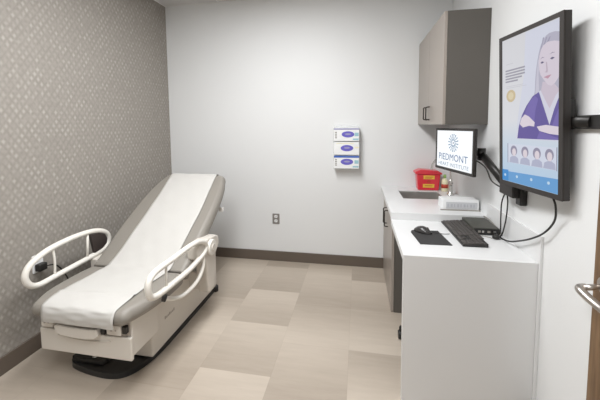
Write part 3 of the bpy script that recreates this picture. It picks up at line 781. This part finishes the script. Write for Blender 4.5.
# ------------------------------------------------------------------ wall television
TL, TR = Vector((.689, 1.757, 0)), Vector((.752, 1.365, 0))
tz1, tz0 = 1.848, 1.123
pt = Plane(TL + Vector((0, 0, tz1)), TR-TL, (.0275, 0, tz0-tz1))     # leans forward a little
if pt.n.x > 0: pt.n = -pt.n
Tv = thing('television', 'tall portrait television on the right wall showing a woman in purple', 'television', ((TL+TR)/2 + Vector((0, 0, tz0))))
obj('housing', slab(B(), pt, 0, 1, 0, 1, -.032, -.005), 'bezel', Tv, bev=.003)
bm = B(); bu, bv0, bv1 = .052, .026, .030
slab(bm, pt, 0, 1, 0, bv0, -.0049, 0); slab(bm, pt, 0, 1, 1-bv1, 1, -.0049, 0); slab(bm, pt, 0, bu, bv0, 1-bv1, -.0049, 0); slab(bm, pt, 1-bu, 1, bv0, 1-bv1, -.0049, 0)
obj('bezel', bm, 'bezel', Tv)
bm = slab(B(), pt, .15, .85, .25, .75, -.045, -.0322); obj('rear_cover', bm, 'black_plastic', Tv, bev=.003)
def grad():
    m = emis('screen_background', (1, 1, 1), .66); nt = m.node_tree; n = nt.nodes; l = nt.links; b = n['Principled BSDF']
    tc = n.new('ShaderNodeTexCoord'); spx = n.new('ShaderNodeSeparateXYZ'); l.new(tc.outputs['Object'], spx.inputs[0])
    r = n.new('ShaderNodeValToRGB'); e = r.color_ramp.elements
    e[0].position = 0; e[0].color = (.52, .72, .95, 1); e[1].position = 1; e[1].color = (.80, .80, .84, 1)
    x = e.new(.22); x.color = (.66, .80, .95, 1); x = e.new(.45); x.color = (.86, .87, .92, 1)
    l.new(math_node(nt, 'DIVIDE', spx.outputs[2], tz1-tz0), r.inputs[0]); l.new(r.outputs[0], b.inputs['Emission Color'])
    return m
ts = obj('screen', slab(B(), pt, bu, 1-bu, bv0, 1-bv1, -.0049, -.003), grad(), Tv)
UF = lambda L_: [((a+.045)/1.02, b) for a, b in L_]
XM = 1-bu-.001
def cl(L_): return [(min(a, XM), b) for a, b in UF(L_)]
def pic(name, polys, col, d, s=.7, label=None):
    mm = emis('picture_'+name, col, s)
    for q in polys:
        bm = B(); flat(bm, pt, q, d, .0003); obj(name, bm, mm, ts, label=label)
pic('picture_backdrop', [[(.47, .03), (XM, .03), (XM, .68), (.30, .68), (.36, .50), (.44, .30)]], (.74, .76, .88), -.0026)
pic('hair', [cl([(.560, .440), (.583, .396), (.590, .330), (.599, .282), (.618, .225), (.642, .175), (.668, .140), (.702, .112), (.745, .095), (.787, .088), (.861, .090), (1.0, .100), (1.0, .381), (.98, .44), (.766, .47), (.674, .47)])], (.50, .485, .60), -.0022, .72)
pic('hair', [cl([(.590, .43), (.603, .35), (.615, .28), (.632, .22), (.648, .21), (.640, .30), (.648, .40), (.66, .46), (.62, .46)])], (.60, .585, .69), -.0020, .75)
pic('hair_strand', [cl([(.70+k*.045, .100+.004*k), (.715+k*.045, .100+.004*k), (.672+k*.05, .150-.004*k), (.655+k*.02, .205-.012*k), (.650+k*.02, .20-.012*k)]) for k in range(3)], (.38, .36, .48), -.0019, .7)
pic('neck', [cl([(.675, .402), (.70, .345), (.845, .36), (.955, .40), (.955, .52), (.839, .57), (.74, .50)])], (.66, .58, .68), -.0018, .72)
pic('face', [cl([(.650, .275), (.646, .230), (.652, .195), (.672, .166), (.705, .145), (.768, .132), (.855, .138), (.92, .150), (.955, .18), (.955, .30), (.915, .335), (.870, .362), (.820, .376), (.775, .368), (.715, .335), (.670, .305)])], (.70, .63, .72), -.0016, .76)
fe = [cl([(.668, .238), (.690, .231), (.722, .238), (.690, .244)]), cl([(.800, .228), (.828, .221), (.862, .228), (.828, .235)]), cl([(.660, .218), (.695, .207), (.728, .213), (.695, .212)]), cl([(.795, .205), (.83, .195), (.87, .202), (.83, .200)])]
pic('eye', fe[:2], (.16, .14, .26), -.0013, .6)
pic('eyebrow', fe[2:], (.36, .32, .44), -.0013, .6)
pic('nose', [cl([(.745, .240), (.752, .285), (.735, .296), (.765, .300), (.772, .290), (.760, .240)])], (.62, .52, .62), -.0013, .66)
pic('mouth', [cl([(.715, .322), (.765, .316), (.822, .314), (.775, .334)])], (.62, .36, .46), -.0013, .66)
pic('jacket', [cl([(.300, .676), (.325, .600), (.380, .530), (.457, .472), (.555, .420), (.650, .400), (.700, .450), (.790, .560), (.860, .50), (.955, .44), (.955, .672)])], (.16, .12, .42), -.0015, .62)
pic('jacket', [cl([(.43, .52), (.50, .455), (.59, .42), (.64, .44), (.60, .50), (.58, .57)]), cl([(.66, .63), (.955, .662), (.955, .672), (.62, .672)]), cl([(.82, .62), (.87, .55), (.955, .50), (.955, .60)])], (.22, .17, .52), -.0012, .64, label='lighter violet folds of the jacket')
pic('shirt', [cl([(.650, .400), (.672, .392), (.74, .45), (.80, .50), (.88, .43), (.955, .41), (.955, .44), (.860, .505), (.800, .590), (.745, .52)])], (.72, .72, .84), -.0011, .72)
pic('hand', [cl([(.345, .585), (.375, .548), (.431, .525), (.50, .540), (.588, .575), (.58, .600), (.50, .595), (.40, .606)]), cl([(.62, .60), (.75, .59), (.955, .60), (.955, .645), (.80, .640), (.66, .625)])], (.78, .70, .78), -.0009, .74)
tl = [cl(rc(.075, .425-.05*(k == 3)-.12*(k == 4), .228+k*.018, .238+k*.018)) for k in range(5)]
pic('text_line', tl, (.38, .37, .44), -.0022, .7)
pic('text_line', [cl(rc(.085, .22, .190, .193)), cl(rc(.085, .40, .335, .338)), cl(rc(.09, .45, .345, .348))], (.62, .62, .68), -.0022, .7)
pic('coin', [cl(ell(.178, .400, .085, .040))], (.68, .55, .34), -.0022, .7)
pic('coin', [cl(ell(.178, .400, .050, .024))], (.80, .70, .48), -.0019, .7)
pic('photo_strip', [cl(rc(.12, .90, .715, .840))], (.70, .74, .86), -.0022, .75)
hs = []; fs_ = []; bd = []
for k, cu2 in enumerate((.235, .43, .62, .80)):
    hs.append(cl(ell(cu2, .758, .060, .034, 16))); fs_.append(cl(ell(cu2+.005, .768, .036, .026, 16))); bd.append(cl([(cu2-.085, .838), (cu2-.07, .805), (cu2-.02, .793), (cu2+.03, .793), (cu2+.075, .805), (cu2+.085, .838)]))
pic('portrait', bd, (.50, .52, .68), -.0019, .7)
pic('portrait', hs, (.36, .34, .46), -.0016, .65)
pic('portrait', fs_, (.78, .70, .76), -.0013, .75)
pic('strip_edge', [cl(rc(.118, .128, .712, .842)), cl(rc(.895, .905, .712, .842))], (.28, .28, .40), -.0012, .7)
pic('menu_bar', [[(bu+.001, .905), (XM, .885), (XM, .968), (bu+.001, .968)]], (.16, .42, .80), -.0022, .66)
pic('menu_bar', [[(bu+.001, .895), (.17, .892), (.17, .968), (bu+.001, .968)]], (.05, .30, .72), -.0019, .7)
pic('menu_icon', [ell(.11, .930, .018, .009), ell(.33, .926, .018, .009), ell(.57, .922, .018, .009), ell(.82, .918, .018, .009)], (.62, .80, .96), -.0015, .7)
# wall bracket of the television
bm = B(); box(bm, WR-.020, WR-.0005, 1.15, 1.425, 1.405, 1.455); Tb = obj('wall_bracket', bm, 'metal_black', Tv, bev=.003, label='black steel wall bracket')
obj('bracket_arm', tube(B(), [pt.p(.70, .575, -.050), Vector((WR-.018, 1.30, 1.430))], .012, 8, ry=.022), 'metal_black', Tb)
obj('side_clamp', slab(B(), pt, .955, .985, .46, .615, -.052, -.0322), 'metal_black', Tb)
obj('mount_plate', slab(B(), pt, .75, .985, .555, .610, -.053, -.0455), 'metal_black', Tb)

# cables hanging from the screens
c1 = pt.p(.80, 1.004, -.026)
cb1 = obj('television_cable', tube(B(), spline([tuple(c1), (.795, 1.43, 1.085), (.815, 1.47, 1.015), (.812, 1.53, .945), (.806, 1.62, .885), (.803, 1.73, .832), (.800, 1.82, .797), (.796, 1.885, DZ+.008), (.792, 1.925, DZ+.010), (.785, 1.950, DZ+.018)], 6), .0042, 8), 'black_plastic', None)
tag(cb1, 'black cable curving from under the television to the flat computer', 'cable')
cb2 = obj('hanging_cable', tube(B(), spline([(.800, 1.885, 1.050), (.792, 1.905, .99), (.796, 1.92, .90), (.798, 1.922, .84), (.796, 1.925, DZ+.03), (.790, 1.935, DZ+.006)], 6), .0038, 8), 'black_plastic', None)
tag(cb2, 'black cable hanging straight down to the desk, left one of the pair', 'cable')
cb3 = obj('hanging_cable', tube(B(), spline([(.800, 1.865, 1.050), (.806, 1.868, .99), (.808, 1.885, .90), (.803, 1.895, .84), (.800, 1.905, DZ+.03), (.788, 1.912, DZ+.006)], 6), .0038, 8), 'black_plastic', None)
tag(cb3, 'black cable hanging straight down to the desk, right one of the pair', 'cable')
pk = obj('cable_plug', lathe(B(), .768, 1.902, [(.010, DZ), (.018, DZ+.004), (.018, DZ+.018), (.010, DZ+.024)]), 'black_plastic', None, smooth=True)
tag(pk, 'small black cable end lying at the foot of the hanging cables', 'plug')
cb4 = obj('thin_desk_cable', tube(B(), spline([(.69, 1.945, DZ+.0025), (.715, 1.935, DZ+.0025), (.735, 1.92, DZ+.0025), (.748, 1.905, DZ+.003)], 6), .0022, 6), 'greycord', None)
tag(cb4, 'thin grey cable on the desk between the keyboard and the hanging cables', 'cable')
